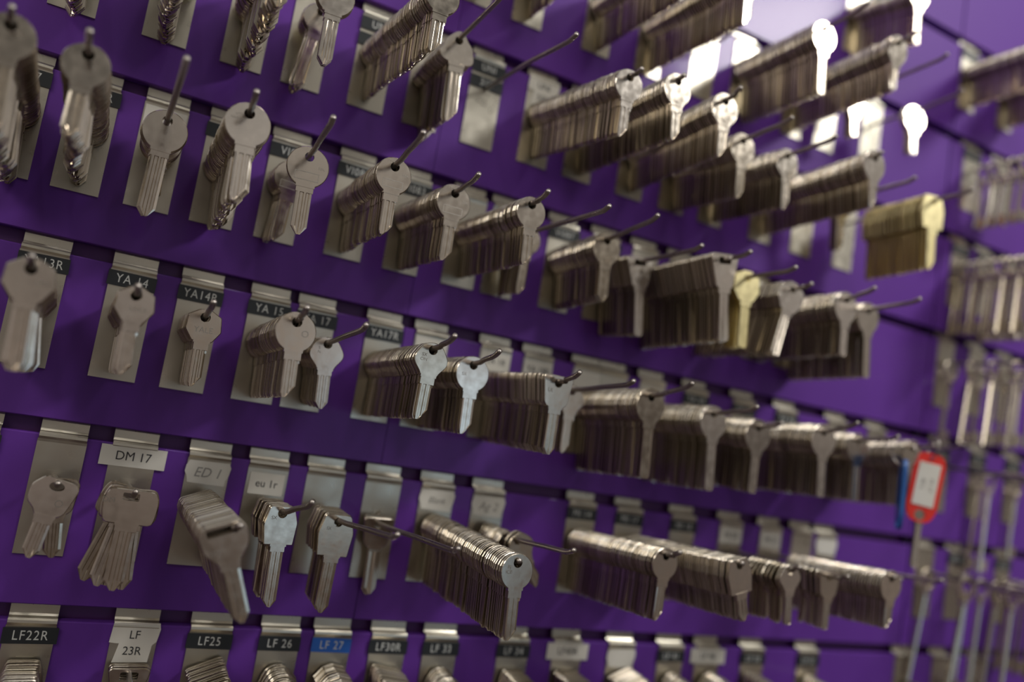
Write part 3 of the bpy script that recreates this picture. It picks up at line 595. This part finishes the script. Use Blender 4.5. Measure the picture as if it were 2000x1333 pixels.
for r in ind:
    hid, kind, W, L, z0, z1, pitch, sw, jit, tip, mt, where = ST[r['si']]
    key = r['si']
    if key not in cache:
        V, F = key_geo(kind, W, L, tip=tip); cache[key] = mesh('key', V, F, MATS[mt]); edge_mat(cache[key], EDGES, EDGE if mt == 'N' else MATS[mt])
    nm = {'bow': 'mortice_key'}.get(kind, 'key')
    metal = {'N': 'nickel', 'B': 'pale brass', 'C': 'copper-toned'}[mt]
    o = link(nm, cache[key], loc=P(r['u'], r['w'], r['z']), rot=(r['tx'], -r['th'], r['yw']))
    if r['front']:
        pre = 'only' if r['n'] == 1 else 'front'
        tag(o, f"{pre} {metal} {KIND_WORD[kind]} key {where}", 'key', 'front keys of the pegs')
        if kind == 'window':
            q = W/22; mb = MB()
            for x0, x1, y0, y1 in ((-6.3, 6.3, -8.4, -8.0), (-6.3, 6.3, -12.6, -12.2), (-6.3, -5.9, -12.3, -8.3), (5.9, 6.3, -12.3, -8.3)): mb.box(x0*q, x1*q, -1.0, -.9, y0*q, y1*q)
            mb.build('stamped_frame', STAMP_M, o)
        for s_txt, sz, x, y in STAMP.get((hid, kind), []):
            th_ = .97
            if r['n'] == 1 and hid == 'd1' or hid != 'd1':
                link('stamped_mark', text_mesh(s_txt, sz, .06, STAMP_M, line=1.0), o, loc=(x*W/22*MM, -th_*MM, y*W/22*MM))
    else:
        n_ = r['n']
        if n_ <= 8:
            ordn = ['', 'second from the front', 'third from the front', 'fourth from the front', 'fifth from the front', 'sixth from the front', 'seventh from the front', 'rearmost'][r['i']]
            if r['i'] == n_-1: ordn = 'rearmost'
            lab = f"{metal} key, {ordn}, {where}"
        else: lab = f"{metal} {KIND_WORD[kind]} key behind the front one {where}"
        tag(o, lab, 'key', f"{KIND_WORD[kind]} keys behind the front one {where}")
# every other key of the packed stacks: one object
geo = {}; VV = []; FF = []; TT = []; MI = []; base = 0
for r in mass:
    hid, kind, W, L, z0, z1, pitch, sw, jit, tip, mt, where = ST[r['si']]
    if r['si'] not in geo:
        V, F = key_geo(kind, W, L, lod=1, tip=tip); mi = [{'N': 0, 'B': 2, 'C': 3}[mt]]*len(F)
        if mt == 'N':
            for i in EDGES: mi[i] = 1
        geo[r['si']] = (np.array(V)*MM, F, mi)
    V, F, mi = geo[r['si']]; MI += mi
    M = Matrix.Translation(P(r['u'], r['w'], r['z'])) @ (Matrix.Rotation(r['yw'], 4, 'Z') @ Matrix.Rotation(-r['th'], 4, 'Y') @ Matrix.Rotation(r['tx'], 4, 'X'))
    A = np.array(M); VV.append(V@A[:3, :3].T+A[:3, 3]); FF += [tuple(i+base for i in f) for f in F]; TT += [random.random()+(0 if mt == 'N' else 0)]*len(V); base += len(V)
me = bpy.data.meshes.new('keys'); me.from_pydata(np.concatenate(VV).tolist(), [], FF)
at = me.attributes.new('tint', 'FLOAT', 'POINT'); at.data.foreach_set('value', TT); me.materials.append(NICKEL_MASS); me.materials.append(EDGE_MASS); me.materials.append(BRASS); me.materials.append(COPPER); me.polygons.foreach_set('material_index', MI)
o = link('packed_keys', me); tag(o, 'rows of nickel keys packed deep in the stacks behind the front keys', 'key', kind='stuff')

# ---------------------------------------------------------------- red and blue tags on the far peg
def fob(name, m, loc, rot, paper, label, cat):
    root = bpy.data.objects.new(name, None); COL.objects.link(root); root.location = loc; root.rotation_euler = rot; root.empty_display_size = .01
    tag(root, label, cat)
    out = smooth_poly([(-8, 24), (8, 24), (11.5, 18), (11.5, -20), (7, -29), (-7, -29), (-11.5, -20), (-11.5, 18)], 5, 4)[::-1]
    hole = circ(4.2, 0, -23.5, 16); small = circ(1.6, 0, 20.5, 12)
    n = len(out); V = []; F = []
    loops = [out, hole, small]; offs = []
    for lp in loops: offs.append(len(V)); V += [(a, -1.4, b) for a, b in lp]
    half = len(V); V += [(x, 1.4, z) for x, y, z in V[:half]]
    for lp, of in zip(loops, offs):
        for i in range(len(lp)): F.append((of+i, of+(i+1) % len(lp), half+of+(i+1) % len(lp), half+of+i))
    for t in tessellate_polygon([[Vector((a, b, 0)) for a, b in lp] for lp in loops]): F.append(tuple(t)); F.append(tuple(half+j for j in t)[::-1])
    mb = MB(); mb.add(V, F); body = mb.build('fob_body', m, root)
    if paper:
        mb = MB(); mb.box(-8, 8, -1.9, -1.4, -16.5, 16.5, .15); pp = mb.build('paper_insert', PAPER, root)
        link('lettering', text_mesh('M 17\n40 L', 5, .05, PENCIL, line=1.2), pp, loc=(0, -1.95*MM, 0), rot=(0, math.radians(90), 0))
    mb = MB(); mb.tube([(0, 9*math.cos(t), 20.5+8+9*math.sin(t)) for t in [i*2*math.pi/24 for i in range(25)]], .6, 6); mb.build('split_ring', STEEL, root, smooth=True)
    return root
FT = P(588, -231+2, 101)
fob('key_tag', RED, P(582, -254, 104), (0, math.radians(6), math.radians(-32)), True, 'red plastic key tag with white paper insert hanging from the far peg', 'key tag')
fob('key_tag', BLUE, P(566, -262, 96), (0, math.radians(4), math.radians(46)), False, 'blue plastic key tag seen nearly edge-on beside the red one', 'key tag')
V, F = key_geo('round', 22, 52, tip='square'); km = mesh('key', V, F, NICKEL)
o = link('key', km, loc=P(590, -266, 96), rot=(0, math.radians(2), 0)); tag(o, 'nickel key hanging behind the red plastic tag', 'key')
print('keys', len(recs), 'individual', len(ind), 'stuff verts', base)
